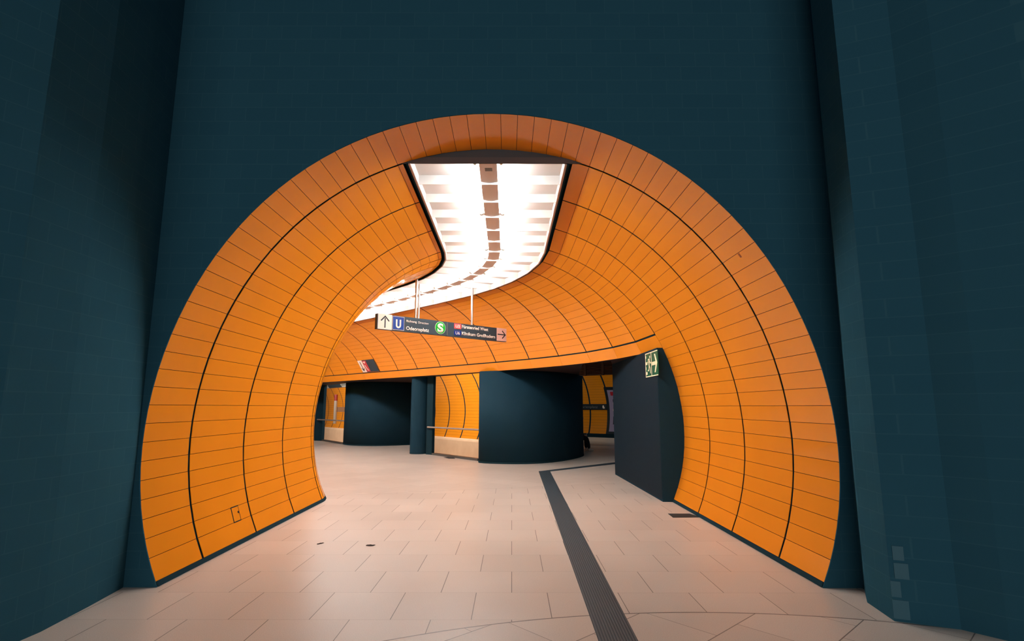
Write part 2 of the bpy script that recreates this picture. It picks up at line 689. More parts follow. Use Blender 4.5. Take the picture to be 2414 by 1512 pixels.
svals = []
s = 0.568
while s < acc[-1] - 1.3:
    svals.append(s)
    s += 0.597
cells = []
prev = None
for s in svals:
    p, h, t = along(s)
    phi = 0.62 * h
    d = (cos(phi), sin(phi))
    tl, tr = [], []
    for i in range(1, NR):
        for u, lst in ((UC - HW, tl), (UC + HW, tr)):
            a, b = edge_pt(i, u, 0), edge_pt(i + 1, u, 0)
            q = seg_hit((p.x, p.y), d, a, b)
            if q is not None:
                lst.append(q)
    tl = [q for q in tl if -2.2 < q < 0] or [-HW]
    tr = [q for q in tr if 0 < q < 2.2] or [HW]
    tl, tr = max(tl), min(tr)
    A = Vector((p.x + d[0] * tl, p.y + d[1] * tl, 0))
    B = Vector((p.x + d[0] * tr, p.y + d[1] * tr, 0))
    mb = MB()
    L = (B - A).length
    Mx = Matrix.Translation((A + B) / 2 + Vector((0, 0, 4.305))) @ Matrix.Rotation(phi, 4, 'Z')
    # V-folded blade: narrow at the bottom, wide at the top
    n0 = len(mb.v)
    for x in (-L / 2, L / 2):
        for (yy, zz) in ((-0.005, -0.040), (0.005, -0.040), (0.015, 0.077), (-0.015, 0.077)):
            mb.v.append(tuple(Mx @ Vector((x, yy, zz))))
    for q in ((0, 1, 5, 4), (1, 2, 6, 5), (2, 3, 7, 6), (3, 0, 4, 7), (3, 2, 1, 0), (4, 5, 6, 7)):
        mb.f.append(tuple(n0 + k for k in q))
    mb.build('baffle', M_WHITE, ceil)
    cells.append((s, p, phi, t, h))

# fluorescent fixtures along the spine
def fixture(sa, sb, near):
    pa, _, _ = along(sa)
    pb, _, _ = along(sb)
    mid = (pa + pb) / 2
    root = empty('fluorescent_light', (mid.x, mid.y, 4.35))
    ax = (pb - pa).normalized()
    L = (pb - pa).length
    phi = 0.62 * along((sa + sb) / 2)[1]
    d = Vector((cos(phi), sin(phi), 0))
    # housing with a slightly domed underside, ends parallel to the baffles
    mb = MB()
    hw = 0.105
    sec = [(-hw, 4.379), (-hw, 4.297), (-hw * 0.5, 4.293), (0, 4.292), (hw * 0.5, 4.293), (hw, 4.297), (hw, 4.379)]
    n0 = len(mb.v)
    for e in (-1, 1):
        for (w, z) in sec:
            q = mid + ax * (e * (L / 2 - 0.012)) + d * w
            mb.v.append((q.x, q.y, z))
    k = len(sec)
    for j in range(k):
        j2 = (j + 1) % k
        mb.f.append((n0 + j, n0 + j2, n0 + k + j2, n0 + k + j))
    mb.f.append(tuple(n0 + j for j in range(k)))
    mb.f.append(tuple(n0 + k + j for j in reversed(range(k))))
    hs = mb.build('housing', M_HOUSE, root)
    for w in (-1, 1):
        off = d * (w * 0.150)
        a = mid - ax * (L / 2 - 0.06) + off
        b = mid + ax * (L / 2 - 0.06) + off
        zt = 4.316
        mb = MB()
        mb.tube([(a.x, a.y, zt), (b.x, b.y, zt)], 0.013, 12)
        mb.build('tube', M_TUBE, root, smooth=False)
        for q, e in ((a, -1), (b, 1)):
            mb = MB()
            c0 = q - ax * (e * 0.012)
            c1 = q + ax * (e * 0.030)
            mb.tube([(c0.x, c0.y, zt), (c1.x, c1.y, zt)], 0.021, 12)
            c2 = (c0 + c1) / 2
            mb.box((c2.x - d.x * w * 0.022, c2.y - d.y * w * 0.022, zt + 0.01), (0.05, 0.028, 0.03), phi)
            mb.build('socket', M_SOCK, root)
    return root


spans = [(0.02, 0.568 + 2 * 0.597), (0.568 + 2 * 0.597, 0.568 + 5 * 0.597)]
k = 5
while k + 1 < len(svals):
    spans.append((svals[k], svals[k + 1]))
    k += 1
for j, (a, b) in enumerate(spans):
    r_ = fixture(a, b, j < 2)
    if j == 0:
        lab = 'long fluorescent light with grey housing nearest the passage mouth'
    elif j == 1:
        lab = 'second long fluorescent light with grey housing before the bend'
    else:
        W_ = 'first second third fourth fifth sixth seventh eighth ninth tenth eleventh twelfth thirteenth fourteenth fifteenth sixteenth seventeenth eighteenth nineteenth twentieth'.split()
        lab = ('short twin fluorescent light, %s of the short ones counted from the passage mouth' % W_[j - 2]) if j - 2 < 20 else 'short twin fluorescent light far round the bend, hidden by the left wall'
    tag(r_, lab, 'ceiling light', 'fluorescent lights along the ceiling spine')

# slotted vent in the ceiling, right of the spine, and a grey plate on the first housing
mb = MB()
for k in range(14):
    mb.box((0.075 + 0.0165 * k, 8.52 - 0.002 * k, 4.377), (0.007, 0.16 - 0.008 * k, 0.004))
o = mb.build('vent_slots', M_GREYM, ceil)
o['label'] = 'grey slotted vent'
h0 = [q for q in bpy.data.objects if q.name == 'fluorescent_light'][0]
mb = MB()
mb.box((-0.275, 6.03, 4.2895), (0.085, 0.075, 0.004))
o = mb.build('inspection_plate', M_GREYM, h0)
o['label'] = 'small grey inspection plate'

# dark plate closing the trough towards the portal
mb = MB()
pts = []
n = 24
yp = 5.824
for k in range(n + 1):
    t = T_L - 0.03 + (T_R - T_L + 0.06) * k / n
    q = ribpt(1, t, 0.010)
    if q.z > ZR + 0.014:
        pts.append((q.x, q.z))
poly = pts + [(pts[-1][0], ZR + 0.012), (pts[0][0], ZR + 0.012)]
n0 = len(mb.v)
m_ = len(poly)
for yy in (yp, yp + 0.02):
    for (x, z) in poly:
        mb.v.append((x, yy, z))
mb.f.append(tuple(range(m_)))
mb.f.append(tuple(m_ + k for k in reversed(range(m_))))
for k in range(m_):
    k2 = (k + 1) % m_
    mb.f.append((k, m_ + k, m_ + k2, k2))
pl = mb.build('trim_3', mat('charcoal_plate', (0.05, 0.052, 0.058), 0.6, 0.2))
tag(pl, 'dark curved end plate over the front of the white ceiling strip', 'trim', kind='structure')
mb = MB()
mb.box(((poly[-1][0] + poly[-2][0]) / 2, yp - 0.004, ZR + 0.045), (1.90, 0.006, 0.070))
o = mb.build('lower_band', mat('charcoal_brown', (0.075, 0.062, 0.062), 0.6, 0.2), pl)

# ------------------------------------------------------------------ dark front hall
YP = 5.063
mb = MB()
# portal wall with arch opening: fan of quads between arch and outer rectangle
XA, XB, ZT = -3.46, 3.08, 7.5
n = 72
arcp, arcb, outp = [], [], []
for k in range(n + 1):
    t = TF_L0 + (TF_R0 - TF_L0) * k / n
    q = ribpt(0, t, 0.0)
    qb = ribpt(0, t, 0.018)
    arcb.append((qb.x, max(qb.z, 0.0)))
    arcp.append((q.x, max(q.z, 0.0)))
    dx, dz = sin(t), cos(t)
    cand = []
    if dx < -1e-6:
        cand.append((XA - CTR[0][0]) / dx)
    if dx > 1e-6:
        cand.append((XB - CTR[0][0]) / dx)
    if dz > 1e-6:
        cand.append((ZT - Z0) / dz)
    if dz < -1e-6:
        cand.append((0 - Z0) / dz if False else 99)
    c_ = min(cand)
    x, z = CTR[0][0] + dx * c_, Z0 + dz * c_
    outp.append((x, max(z, 0.0)))
for k in range(n):
    for yy, rev in ((YP - 0.012, False), (YP + 0.35, True)):
        ar_ = arcb if rev else arcp
        Q = [(ar_[k][0], yy, ar_[k][1]), (ar_[k + 1][0], yy, ar_[k + 1][1]),
             (outp[k + 1][0], yy, outp[k + 1][1]), (outp[k][0], yy, outp[k][1])]
        mb.quad(*(reversed(Q) if rev else Q))
    mb.quad((arcp[k][0], YP - 0.012, arcp[k][1]), (arcp[k][0], YP - 0.0005, arcp[k][1]), (arcp[k + 1][0], YP - 0.0005, arcp[k + 1][1]), (arcp[k + 1][0], YP - 0.012, arcp[k + 1][1]))
# fill corners of the rectangle
for k in range(n):
    a, b = outp[k], outp[k + 1]
    if abs(a[0] - b[0]) > 1e-4 and abs(a[1] - b[1]) > 1e-4:
        cx_ = XA if a[0] < 0 else XB
        for yy in (YP - 0.012, YP + 0.35):
            mb.quad((a[0], yy, a[1]), (b[0], yy, b[1]), (cx_, yy, ZT))
# feet of the wall on both sides of the arch
wf = mb.build('wall_front', M_TILE)
merge(wf)
tag(wf, 'dark tiled wall around the orange arch', 'wall', kind='structure')


def wall_poly(name, pts, z0, z1, th, m, label, top_shift=0.0):
    mb = MB()
    n = len(pts)
    P = [Vector((x, y, 0)) for x, y in pts]
    out = []
    for k in range(n):
        a = P[max(k - 1, 0)]
        b = P[min(k + 1, n - 1)]
        t = (b - a).normalized()
        out.append(P[k] + Vector((t.y, -t.x, 0)) * th)
    for k in range(n - 1):
        a, b, c, d = P[k], P[k + 1], out[k + 1], out[k]
        up = Vector((0, 0, z1))
        lo = Vector((0, 0, z0))
        mb.quad(a + lo, b + lo, b + up, a + up)
        mb.quad(d + up, c + up, c + lo, d + lo)
        mb.quad(a + up, b + up, c + up, d + up)
        if k == 0:
            mb.quad(a + lo, a + up, d + up, d + lo)
        if k == n - 2:
            mb.quad(b + up, b + lo, c + lo, c + up)
    o = mb.build(name, m)
    merge(o)
    tag(o, label, 'wall', kind='structure')
    return o


wall_poly('wall_side_left', [(-3.42, 5.4), (-3.36, 4.95), (-3.32, 4.6), (-3.28, 4.1), (-3.32, 3.6), (-4.1, 2.3), (-6.4, -1.0)],
          0, 7.5, 0.3, M_TILE, 'dark tiled side wall running towards the viewer on the left')
wall_poly('wall_side_right', [(8.0, -1.0), (4.9, 2.6), (3.34, 3.96), (3.175, 4.154), (2.81, 4.31), (2.86, 4.7), (3.04, 5.02), (3.06, 5.4)],
          0, 7.5, 0.3, M_TILE, 'dark tiled side wall and pier running towards the viewer on the right')

# reflected glints at the right pier's foot, painted as paler tile slabs
M_GLINT_T = mat('glint_tile', (0.032, 0.098, 0.135), 0.4, 0.2)
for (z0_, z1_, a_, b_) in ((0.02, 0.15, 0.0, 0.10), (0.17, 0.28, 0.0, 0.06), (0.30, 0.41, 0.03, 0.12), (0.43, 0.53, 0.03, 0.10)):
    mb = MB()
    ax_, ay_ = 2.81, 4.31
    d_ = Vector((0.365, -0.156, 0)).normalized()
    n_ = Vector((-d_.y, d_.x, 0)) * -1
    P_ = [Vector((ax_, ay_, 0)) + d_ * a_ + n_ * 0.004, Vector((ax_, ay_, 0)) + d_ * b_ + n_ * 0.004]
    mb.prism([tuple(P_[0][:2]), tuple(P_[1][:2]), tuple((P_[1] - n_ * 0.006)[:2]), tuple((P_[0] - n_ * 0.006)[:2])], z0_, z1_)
    o_ = mb.build('painted_glint', M_GLINT_T, bpy.data.objects['wall_side_right'])
    o_['label'] = 'glint painted as a paler tile'

# ------------------------------------------------------------------ floor
mb = MB()
FZ = 0.0
poly = [(-8, -2), (8, -2), (8, 26.2), (5.2, 28.42), (3.66, 29.62), (1.4, 31.35), (1.3, 19.2), (-0.5, 17.4), (-0.976, 16.42),
        (-2.60, 18.42), (-3.2, 19.6), (-4.2, 24.3), (-7.0, 24.2), (-7.12, 23.56), (-9.2, 26.2), (-14, 32), (-16, 30), (-12, 14), (-8, 8)]
i0 = len(mb.v)
mb.prism(poly, -0.25, 0.0)
fl = mb.build('floor', M_FLOOR)
tag(fl, 'pale granite tiled floor running through the arch into the concourse', 'floor', kind='structure')

# light strip and edge of the far platform
mb = MB()
e0, e1 = Vector((1.45, 31.2, 0)), Vector((7.9, 26.2, 0))
dd = (e1 - e0).normalized()
nn = Vector((-dd.y, dd.x, 0))
mb.prism([tuple((e0 - nn * 0.45)[:2]), tuple((e1 - nn * 0.45)[:2]), tuple((e1 - nn * 0.10)[:2]), tuple((e0 - nn * 0.10)[:2])], 0.0, 0.006)
o = mb.build('trim_4', mat('pale_edge_strip', (0.55, 0.55, 0.50), 0.6, 0.3))
tag(o, 'pale warning strip along the edge of the far platform', 'edge strip', kind='structure')

# ribbed floor channel: long run towards the viewer and short run to the right
M_CH = mat('channel_dark', (0.018, 0.036, 0.050), 0.6, 0.2)
M_CHR = mat('channel_rib', (0.034, 0.055, 0.070), 0.5, 0.3)
root = empty('drain_grate', (0.75, 8.8, 0))
A0, A1 = Vector((0.654, 13.76, 0)), Vector((0.935, 13.76, 0))
B0, B1 = Vector((0.575, 3.0, 0)), Vector((0.84, 3.0, 0))
mb = MB()
mb.prism([tuple(B0[:2]), tuple(B1[:2]), tuple(A1[:2]), tuple(A0[:2])], 0.0, 0.0035)
mb.build('base', M_CH, root)
NRB = 13
for k in range(NRB):
    f = (k + 0.5) / NRB
    w = 0.0052
    a, b = B0.lerp(B1, f), A0.lerp(A1, f)
    mb = MB()
    mb.prism([(a.x - w, a.y), (a.x + w, a.y), (b.x + w, b.y), (b.x - w, b.y)], 0.003, 0.0075)
    mb.build('rib', M_CHR, root)
# short run
C0, C1 = Vector((0.75, 13.60, 0)), Vector((3.3, 15.95, 0))
tdir = (C1 - C0).normalized()
nrm = Vector((-tdir.y, tdir.x, 0))
mb = MB()
q0 = Vector((0.654, 13.76, 0))
mb.prism([tuple(Vector((0.935, 13.755, 0))[:2]), tuple((Vector((3.3, 15.93, 0)))[:2]), tuple((Vector((3.1, 16.17, 0)))[:2]), (0.654, 13.765)], 0.0, 0.0034)
mb.build('side_run', M_CH, root)
tag(root, 'long dark ribbed drain grate crossing the floor and turning right near the pillars', 'drain grate')

# small dark floor hatches
def floor_plate(name, pts, label, m=None):
    mb = MB()
    mb.prism(pts, 0.0005, 0.004)
    o = mb.build(name, m or mat('hatch_dark', (0.014, 0.026, 0.033), 0.6, 0.2),
                 loc=(sum(p[0] for p in pts) / len(pts), sum(p[1] for p in pts) / len(pts), 0.0))
    return o


o = floor_plate('floor_hatch', [(2.290, 8.11), (2.70, 8.13), (2.62, 8.40), (2.30, 8.40)], '')
tag(o, 'black rectangular floor hatch against the foot of the right passage wall', 'floor hatch')
o = floor_plate('floor_hatch', [(-1.917, 17.06), (-1.724, 17.06), (-1.865, 17.72), (-2.124, 17.46)], '')
tag(o, 'small black floor hatch in front of the window between the two dark pillars', 'floor hatch')


def litter(name, cx_, cy_, L, W, ang, seed, label):
    rnd = random.Random(seed)
    mb = MB()
    n = 18
    pts = []
    for k in range(n):
        a = 2 * pi * k / n
        r = 1 + rnd.uniform(-0.35, 0.2)
        x, y = L / 2 * cos(a) * r, W / 2 * sin(a) * r
        pts.append((cx_ + x * cos(ang) - y * sin(ang), cy_ + x * sin(ang) + y * cos(ang)))
    i = len(mb.v)
    for z in (0.0008, 0.004):
        for k, p in enumerate(pts):
            mb.v.append((p[0], p[1], z + (rnd.uniform(0, 0.006) if z > 0.003 else 0)))
    mb.v.append((cx_, cy_, 0.010))
    for k in range(n):
        k2 = (k + 1) % n
        mb.f.append((i + k, i + k2, i + n + k2, i + n + k))
        mb.f.append((i + n + k, i + n + k2, i + 2 * n))
    mb.f.append(tuple(i + k for k in reversed(range(n))))
    o = mb.build(name, mat('dry_leaf', (0.03, 0.028, 0.027), 0.8, 0.1), loc=(cx_, cy_, 0))
    tag(o, label, 'leaf')


litter('dry_leaf', -2.195, 6.588, 0.085, 0.028, 0.9, 1, 'thin dark shrivelled leaf on the floor, the one nearer the left wall')
litter('dry_leaf', -1.602, 6.511, 0.095, 0.055, 0.2, 2, 'dark crumpled leaf on the floor, the one farther from the left wall')

# ------------------------------------------------------------------ details on the panels
def on_wall(i, f, t, dr):
    return ringpt(i, f, t, dr)


def wall_patch(name, pts, th, m, parent=None):
    """thin slab from four points, thickened along its normal"""
    mb = MB()
    P = [Vector(p) for p in pts]
    n = (P[1] - P[0]).cross(P[3] - P[0]).normalized()
    Q = [p + n * th for p in P]
    mb.quad(*reversed(P))
    mb.quad(*Q)
    for k in range(4):
        k2 = (k + 1) % 4
        mb.quad(P[k], P[k2], Q[k2], Q[k])
    return mb.build(name, m, parent)


# little access hatch in the left wall, on one panel strip of the second ring
ta, tb = -34.5 * DTH, -35.5 * DTH
fa_, fb_ = (6.603 - 5.84) / 1.181, (6.757 - 5.84) / 1.181
root = empty('access_hatch', ringpt(1, (fa_ + fb_) / 2, (ta + tb) / 2, -0.004))
mb = MB()


def hq(f, t, dr):
    return ringpt(1, f, t, dr)


ft, tt_ = 0.0085, 0.0022
for (f0, f1, t0, t1) in ((fa_ - ft, fb_ + 0.004, ta + 0.0018, ta - 0.0016), (fa_ - ft, fb_ + 0.004, tb + 0.0016, tb - 0.0018),
                         (fa_ - ft, fa_, ta, tb), (fb_, fb_ + 0.004, ta, tb)):
    A = [hq(f0, t0, -0.0035), hq(f1, t0, -0.0035), hq(f1, t1, -0.0035), hq(f0, t1, -0.0035)]
    B = [hq(f0, t0, 0.004), hq(f1, t0, 0.004), hq(f1, t1, 0.004), hq(f0, t1, 0.004)]
    mb.quad(*A)
    mb.quad(*reversed(B))
    for k in range(4):
        k2 = (k + 1) % 4
        mb.quad(A[k], A[k2], B[k2], B[k])
mb.build('frame', M_GAP, root)
A = [hq(fa_, ta - 0.0016, -0.0015), hq(fb_, ta - 0.0016, -0.0015), hq(fb_, tb + 0.0016, -0.0015), hq(fa_, tb + 0.0016, -0.0015)]
o = wall_patch('flap', A, 0.002, M_ORANGE, root)
q = hq(fb_ - 0.019, (ta + tb) / 2 + 0.004, -0.004)
nin = (hq(fb_, (ta + tb) / 2, -0.1) - hq(fb_, (ta + tb) / 2, 0)).normalized()
mb = MB()
mb.tube([q - nin * 0.006, q + nin * 0.007], 0.013, 14)
mb.build('lock', mat('lock_black', (0.012, 0.014, 0.016), 0.3, 0.5), root)
tag(root, 'small square access hatch with a lock low in the left orange wall', 'hatch')

# small sticker on the front ring, right side
q0 = [ribpt(0, t, -0.001).lerp(ribpt(1, t, -0.001), f) for f, t in ((0.455, 0.942), (0.50, 0.942), (0.50, 0.958), (0.455, 0.958))]
o = wall_patch('sticker', q0, 0.001, mat('sticker_brown', (0.30, 0.09, 0.02), 0.6, 0.2))
tag(o, 'tiny faded sticker on the orange front ring, upper right', 'sticker')
# ------------------------------------------------------------------ soffit, pillars, side box
mb = MB()
inner = [ribpt(i, T_BOT, 0.0) for i in range(4, NR)]
outer = [(8.0, 9.5), (8.0, 13.16), (2.42, 13.16), (2.2, 12.17), (1.69, 13.05), (2.02, 16.5), (2.25, 18.5), (1.2, 18.95), (-0.7, 17.3), (-0.85, 16.5), (-2.55, 18.62), (-3.55, 20.5), (-3.65, 24.0), (-7.1, 23.95), (-8.8, 26.1), (-13, 30)]
poly = [(p.x, p.y) for p in inner]
poly = outer + list(reversed(poly))
mb.prism(poly, 2.569, 2.80)
so = mb.build('ceiling_side', noise_mat('soffit_dark', (0.035, 0.022, 0.022), (0.042, 0.026, 0.025), 2.0, rough=0.6, spec=0.1))
tag(so, 'low dark soffit over the side openings', 'soffit', kind='structure')


def smooth_closed(pts, it=3):
    for _ in range(it):
        out = []
        n = len(pts)
        for k in range(n):
            a, b = pts[k], pts[(k + 1) % n]
            out.append((a[0] * .75 + b[0] * .25, a[1] * .75 + b[1] * .25))
            out.append((a[0] * .25 + b[0] * .75, a[1] * .25 + b[1] * .75))
        pts = out
    return pts


def pillar(name, pts, z1, label, m=None, it=3, foot=True):
    cx_ = sum(p[0] for p in pts) / len(pts)
    cy_ = sum(p[1] for p in pts) / len(pts)
    root = empty(name, (cx_, cy_, 0))
    mb = MB()
    P = smooth_closed(pts, it) if it else pts
    mb.prism(P, 0.0, z1)
    o = mb.build('shaft', m or M_BLACK, root)
    if it:
        for p in o.data.polygons:
            p.use_smooth = len(p.vertices) == 4
    if foot:
        mb = MB()
        c = Vector((cx_, cy_))
        Q = [(cx_ + (x - cx_) * 1.004, cy_ + (y - cy_) * 1.004) for x, y in P]
        mb.prism(Q, 0.0, 0.05)
        mb.build('foot_strip', M_GAP, root)
    tag(root, label, 'pillar')
    return root


# broad oval pillar in the middle
pillar('oval_pillar', [(-0.96, 16.75), (-0.97, 16.10), (-0.90, 15.70), (-0.1, 15.42), (0.75, 15.55), (1.55, 16.35), (2.25, 17.75), (2.42, 18.7), (1.9, 19.0), (-0.2, 17.9)],
       2.569, 'broad dark curved pillar in the middle, right of the window with the rail')
pillar('oval_pillar', [(-7.12, 23.9), (-7.13, 23.45), (-6.6, 22.75), (-5.75, 22.42), (-4.8, 22.65), (-3.6, 23.6), (-3.8, 25.4), (-6.6, 25.4)],
       2.569, 'farther dark curved pillar on the left, behind the round column')
pts = [(-3.16 + 0.285 * cos(2 * pi * k / 32), 18.92 + 0.285 * sin(2 * pi * k / 32)) for k in range(32)]
pillar('round_column', pts, 2.569, 'dark round column beside the window jamb', it=0)
mb = MB()
mb.prism([(-2.86, 18.62), (-2.63, 18.40), (-2.56, 18.50), (-2.80, 18.74)], 0, 2.569)
o = mb.build('trim_5', M_GAP)
tag(o, 'dark window jamb beside the round column', 'jamb', kind='structure')
mb = MB()
mb.prism([(-9.6, 26.25), (-8.79, 25.80), (-8.72, 25.95), (-9.4, 26.5)], 0, 2.569)
o = mb.build('trim_6', M_BLACK)
tag(o, 'dark window jamb at the far left end', 'jamb', kind='structure')

# sills of the two windows
for a, b, lab in (((-2.58, 18.42), (-0.96, 16.42), 'narrow dark metal sill on the floor under the window right of the round column'),
                  ((-8.75, 25.86), (-7.10, 23.56), 'narrow dark metal sill on the floor under the far left window')):
    A, B = Vector((*a, 0)), Vector((*b, 0))
    t = (B - A).normalized()
    nn = Vector((-t.y, t.x, 0))
    mb = MB()
    mb.prism([tuple((A - nn * 0.06)[:2]), tuple((B - nn * 0.06)[:2]), tuple((B + nn * 0.10)[:2]), tuple((A + nn * 0.10)[:2])], 0.0, 0.06)
    o = mb.build('window_sill', mat('sill_metal', (0.07, 0.07, 0.065), 0.45, 0.4), loc=tuple((A + B) / 2))
    tag(o, lab, 'window sill')


def rail(a, b, z, lab, brackets):
    A, B = Vector((*a, z)), Vector((*b, z))
    root = empty('handrail', tuple((A + B) / 2))
    mb = MB()
    mb.tube([A, B], 0.028, 14)
    mb.build('bar', M_RAIL, root)
    for f in brackets:
        q = A.lerp(B, f)
        t = (B - A).normalized()
        nn = Vector((-t.y, t.x, 0))
        mb = MB()
        mb.tube([q, q + nn * 0.10 * (1 if nn.y > 0 else -1)], 0.012, 10)
        mb.build('bracket', M_RAIL, root)
    tag(root, lab, 'handrail')


rail((-2.80, 18.50), (-0.93, 16.30), 0.89, 'steel handrail across the window right of the round column', (0.03, 0.97))
rail((-9.05, 25.85), (-7.06, 23.46), 0.97, 'steel handrail across the far left window', (0.03, 0.97))

# dark box closing the right wall
root = empty('side_box', (3.0, 11.2, 0))
mb = MB()
mb.prism([(2.506, 9.425), (3.9, 9.425), (3.9, 13.16), (2.413, 13.16)], 0.0, 2.568)
o = mb.build('body', M_BLACK, root)
mb = MB()
mb.prism([(2.5014, 9.44), (2.51, 9.44), (2.42, 13.14), (2.4085, 13.14)], 0.03, 2.55)
o = mb.build('side_board', M_BLACK2, root)
o['label'] = 'slightly lighter brownish side board'
tag(root, 'tall dark box at the end of the right passage wall with the exit sign', 'box')

# ------------------------------------------------------------------ exit sign (green, two fields)
def plane_frame(P0, t, zc, n):
    """matrix whose X runs along t, Y up, Z along n"""
    t = Vector((t[0], t[1], 0)).normalized()
    n = Vector((n[0], n[1], 0)).normalized()
    M = Matrix(((t.x, 0, n.x, P0[0]), (t.y, 0, n.y, P0[1]), (0, 1, 0, zc), (0, 0, 0, 1)))
    return M


def poly_slab(name, polys, M, th, m, parent, z0=0.0):
    mb = MB()
    for poly in polys:
        # make counter-clockwise
        ar = sum(poly[k][0] * poly[(k + 1) % len(poly)][1] - poly[(k + 1) % len(poly)][0] * poly[k][1] for k in range(len(poly)))
        if ar < 0:
            poly = poly[::-1]
        mb.prism(poly, z0, z0 + th, M)
    return mb.build(name, m, parent)


def rect(x0, y0, x1, y1):
    return [(x0, y0), (x1, y0), (x1, y1), (x0, y1)]


def stroke(p, q, w):
    p, q = Vector((p[0], p[1])), Vector((q[0], q[1]))
    t = (q - p).normalized()
    n = Vector((-t.y, t.x)) * w / 2
    return [tuple(p - n), tuple(q - n), tuple(q + n), tuple(p + n)]


def ngon(cx_, cy_, r, n=28, ry=None):
    ry = ry or r
    return [(cx_ + r * cos(2 * pi * k / n), cy_ + ry * sin(2 * pi * k / n)) for k in range(n)]


# plane of the side face; X runs towards the camera (left to right in the picture)
tv = Vector((2.507 - 2.488, 9.33 - 10.11))
Mx = plane_frame((2.482, 10.11), tv, 2.09, (-1, -0.024))
W, Hh = 0.78, 0.435
root = empty('exit_sign', (2.49, 9.72, 2.3))
poly_slab('board', [rect(0, 0, W, Hh)], Mx, 0.012, M_EXITG, root)
poly_slab('border', [rect(0, Hh - 0.016, W, Hh), rect(0, 0, W, 0.016), rect(0, 0.016, 0.018, Hh - 0.016),
                     rect(W / 2 - 0.012, 0.016, W / 2 + 0.012, Hh - 0.016)], Mx, 0.003, M_EXITW, root, 0.012)
# arrow
poly_slab('arrow', [rect(0.43, 0.19, 0.70, 0.25), [(0.58, 0.38), (0.64, 0.38), (0.755, 0.22), (0.64, 0.06), (0.58, 0.06), (0.675, 0.22)]],
          Mx, 0.003, M_EXITW, root, 0.0125)
# running figure and doorway bars
fig = [ngon(0.295, 0.355, 0.024, 16),
       stroke((0.265, 0.325), (0.235, 0.205), 0.046), stroke((0.262, 0.32), (0.185, 0.315), 0.018), stroke((0.185, 0.315), (0.165, 0.255), 0.018),
       stroke((0.262, 0.30), (0.32, 0.245), 0.018), stroke((0.32, 0.245), (0.365, 0.245), 0.018),
       stroke((0.24, 0.21), (0.215, 0.12), 0.026), stroke((0.215, 0.12), (0.15, 0.115), 0.026),
       stroke((0.24, 0.21), (0.30, 0.15), 0.026), stroke((0.30, 0.15), (0.315, 0.06), 0.024)]
poly_slab('figure', fig, Mx, 0.003, M_EXITW, root, 0.0125)
poly_slab('doorway_mark', [rect(0.02, 0.345, 0.06, 0.39), rect(0.02, 0.225, 0.13, 0.275), rect(0.02, 0.14, 0.05, 0.19), rect(0.02, 0.045, 0.12, 0.095)],
          Mx, 0.003, M_EXITW, root, 0.0125)
tag(root, 'green emergency exit sign with running figure and arrow on the dark box', 'exit sign')

# ------------------------------------------------------------------ hanging direction sign
ang = radians(40.77)
t = Vector((cos(ang), sin(ang)))
nrm2 = Vector((sin(ang), -cos(ang)))       # faces the camera side
P0 = Vector((-2.03, 11.43))
Ms = plane_frame(P0, t, 0.0, nrm2)
root = empty('direction_sign', (P0.x + t.x * 0.7, P0.y + t.y * 0.7, 3.25))
ZB, ZTt = 3.100, 3.412
poly_slab('panel', [rect(-0.895, ZB, 0.792, ZTt)], Ms, 0.09, M_SIGN, root, -0.09)
poly_slab('panel', [rect(0.803, ZB - 0.002, 2.50, ZTt - 0.002)], Ms, 0.09, M_SIGN, root, -0.09)
poly_slab('joint', [rect(0.790, ZB + 0.01, 0.805, ZTt - 0.01)], Ms, 0.07, mat('joint_brown', (0.25, 0.17, 0.13), 0.6, 0.2), root, -0.075)
poly_slab('arrow_field', [rect(-0.878, ZB + 0.004, -0.565, ZTt + 0.002)], Ms, 0.004, M_SIGNW, root, 0.0005)
o = poly_slab('arrow_field', [rect(2.20, ZB + 0.006, 2.498, ZTt + 0.004)], Ms, 0.004, M_SIGNP, root, 0.0005)
o['label'] = 'pale pink arrow field at the right end'
xc = -0.7215
poly_slab('arrow', [stroke((xc, 3.135), (xc, 3.335), 0.026), stroke((xc - 0.092, 3.275), (xc + 0.009, 3.380), 0.026),
                    stroke((xc + 0.092, 3.275), (xc - 0.009, 3.380), 0.026)], Ms, 0.002, M_INK, root, 0.0046)
yc = 3.262
poly_slab('arrow', [stroke((2.225, yc), (2.44, yc), 0.026), stroke((2.365, yc + 0.092), (2.470, yc - 0.009), 0.026),
                    stroke((2.365, yc - 0.092), (2.470, yc + 0.009), 0.026)], Ms, 0.002, M_INK, root, 0.0046)
poly_slab('u_field_border', [rect(-0.552, 3.117, -0.282, 3.398)], Ms, 0.003, M_SIGNW, root, 0.0003)
uf = poly_slab('u_field', [rect(-0.546, 3.123, -0.288, 3.392)], Ms, 0.0045, M_SIGNB, root, 0.0006)


def smat(x, z, d=0.006):
    return Ms @ Matrix.Translation((x, z, d))


def sarc(cx_, cy_, r0, r1, a0, a1, n=20, sy=1.0):
    o_ = [(cx_ + r1 * cos(a0 + (a1 - a0) * k / n), cy_ + sy * r1 * sin(a0 + (a1 - a0) * k / n)) for k in range(n + 1)]
    i_ = [(cx_ + r0 * cos(a0 + (a1 - a0) * k / n), cy_ + sy * r0 * sin(a0 + (a1 - a0) * k / n)) for k in range(n + 1)]
    return o_, i_


def band(name, quads, M, th, m, parent, z0):
    mb = MB()
    for (a, b) in quads:
        for k in range(len(a) - 1):
            poly = [a[k], a[k + 1], b[k + 1], b[k]]
            ar = sum(poly[j][0] * poly[(j + 1) % 4][1] - poly[(j + 1) % 4][0] * poly[j][1] for j in range(4))
            mb.prism(poly if ar > 0 else poly[::-1], z0, z0 + th, M)
    return mb.build(name, m, parent)


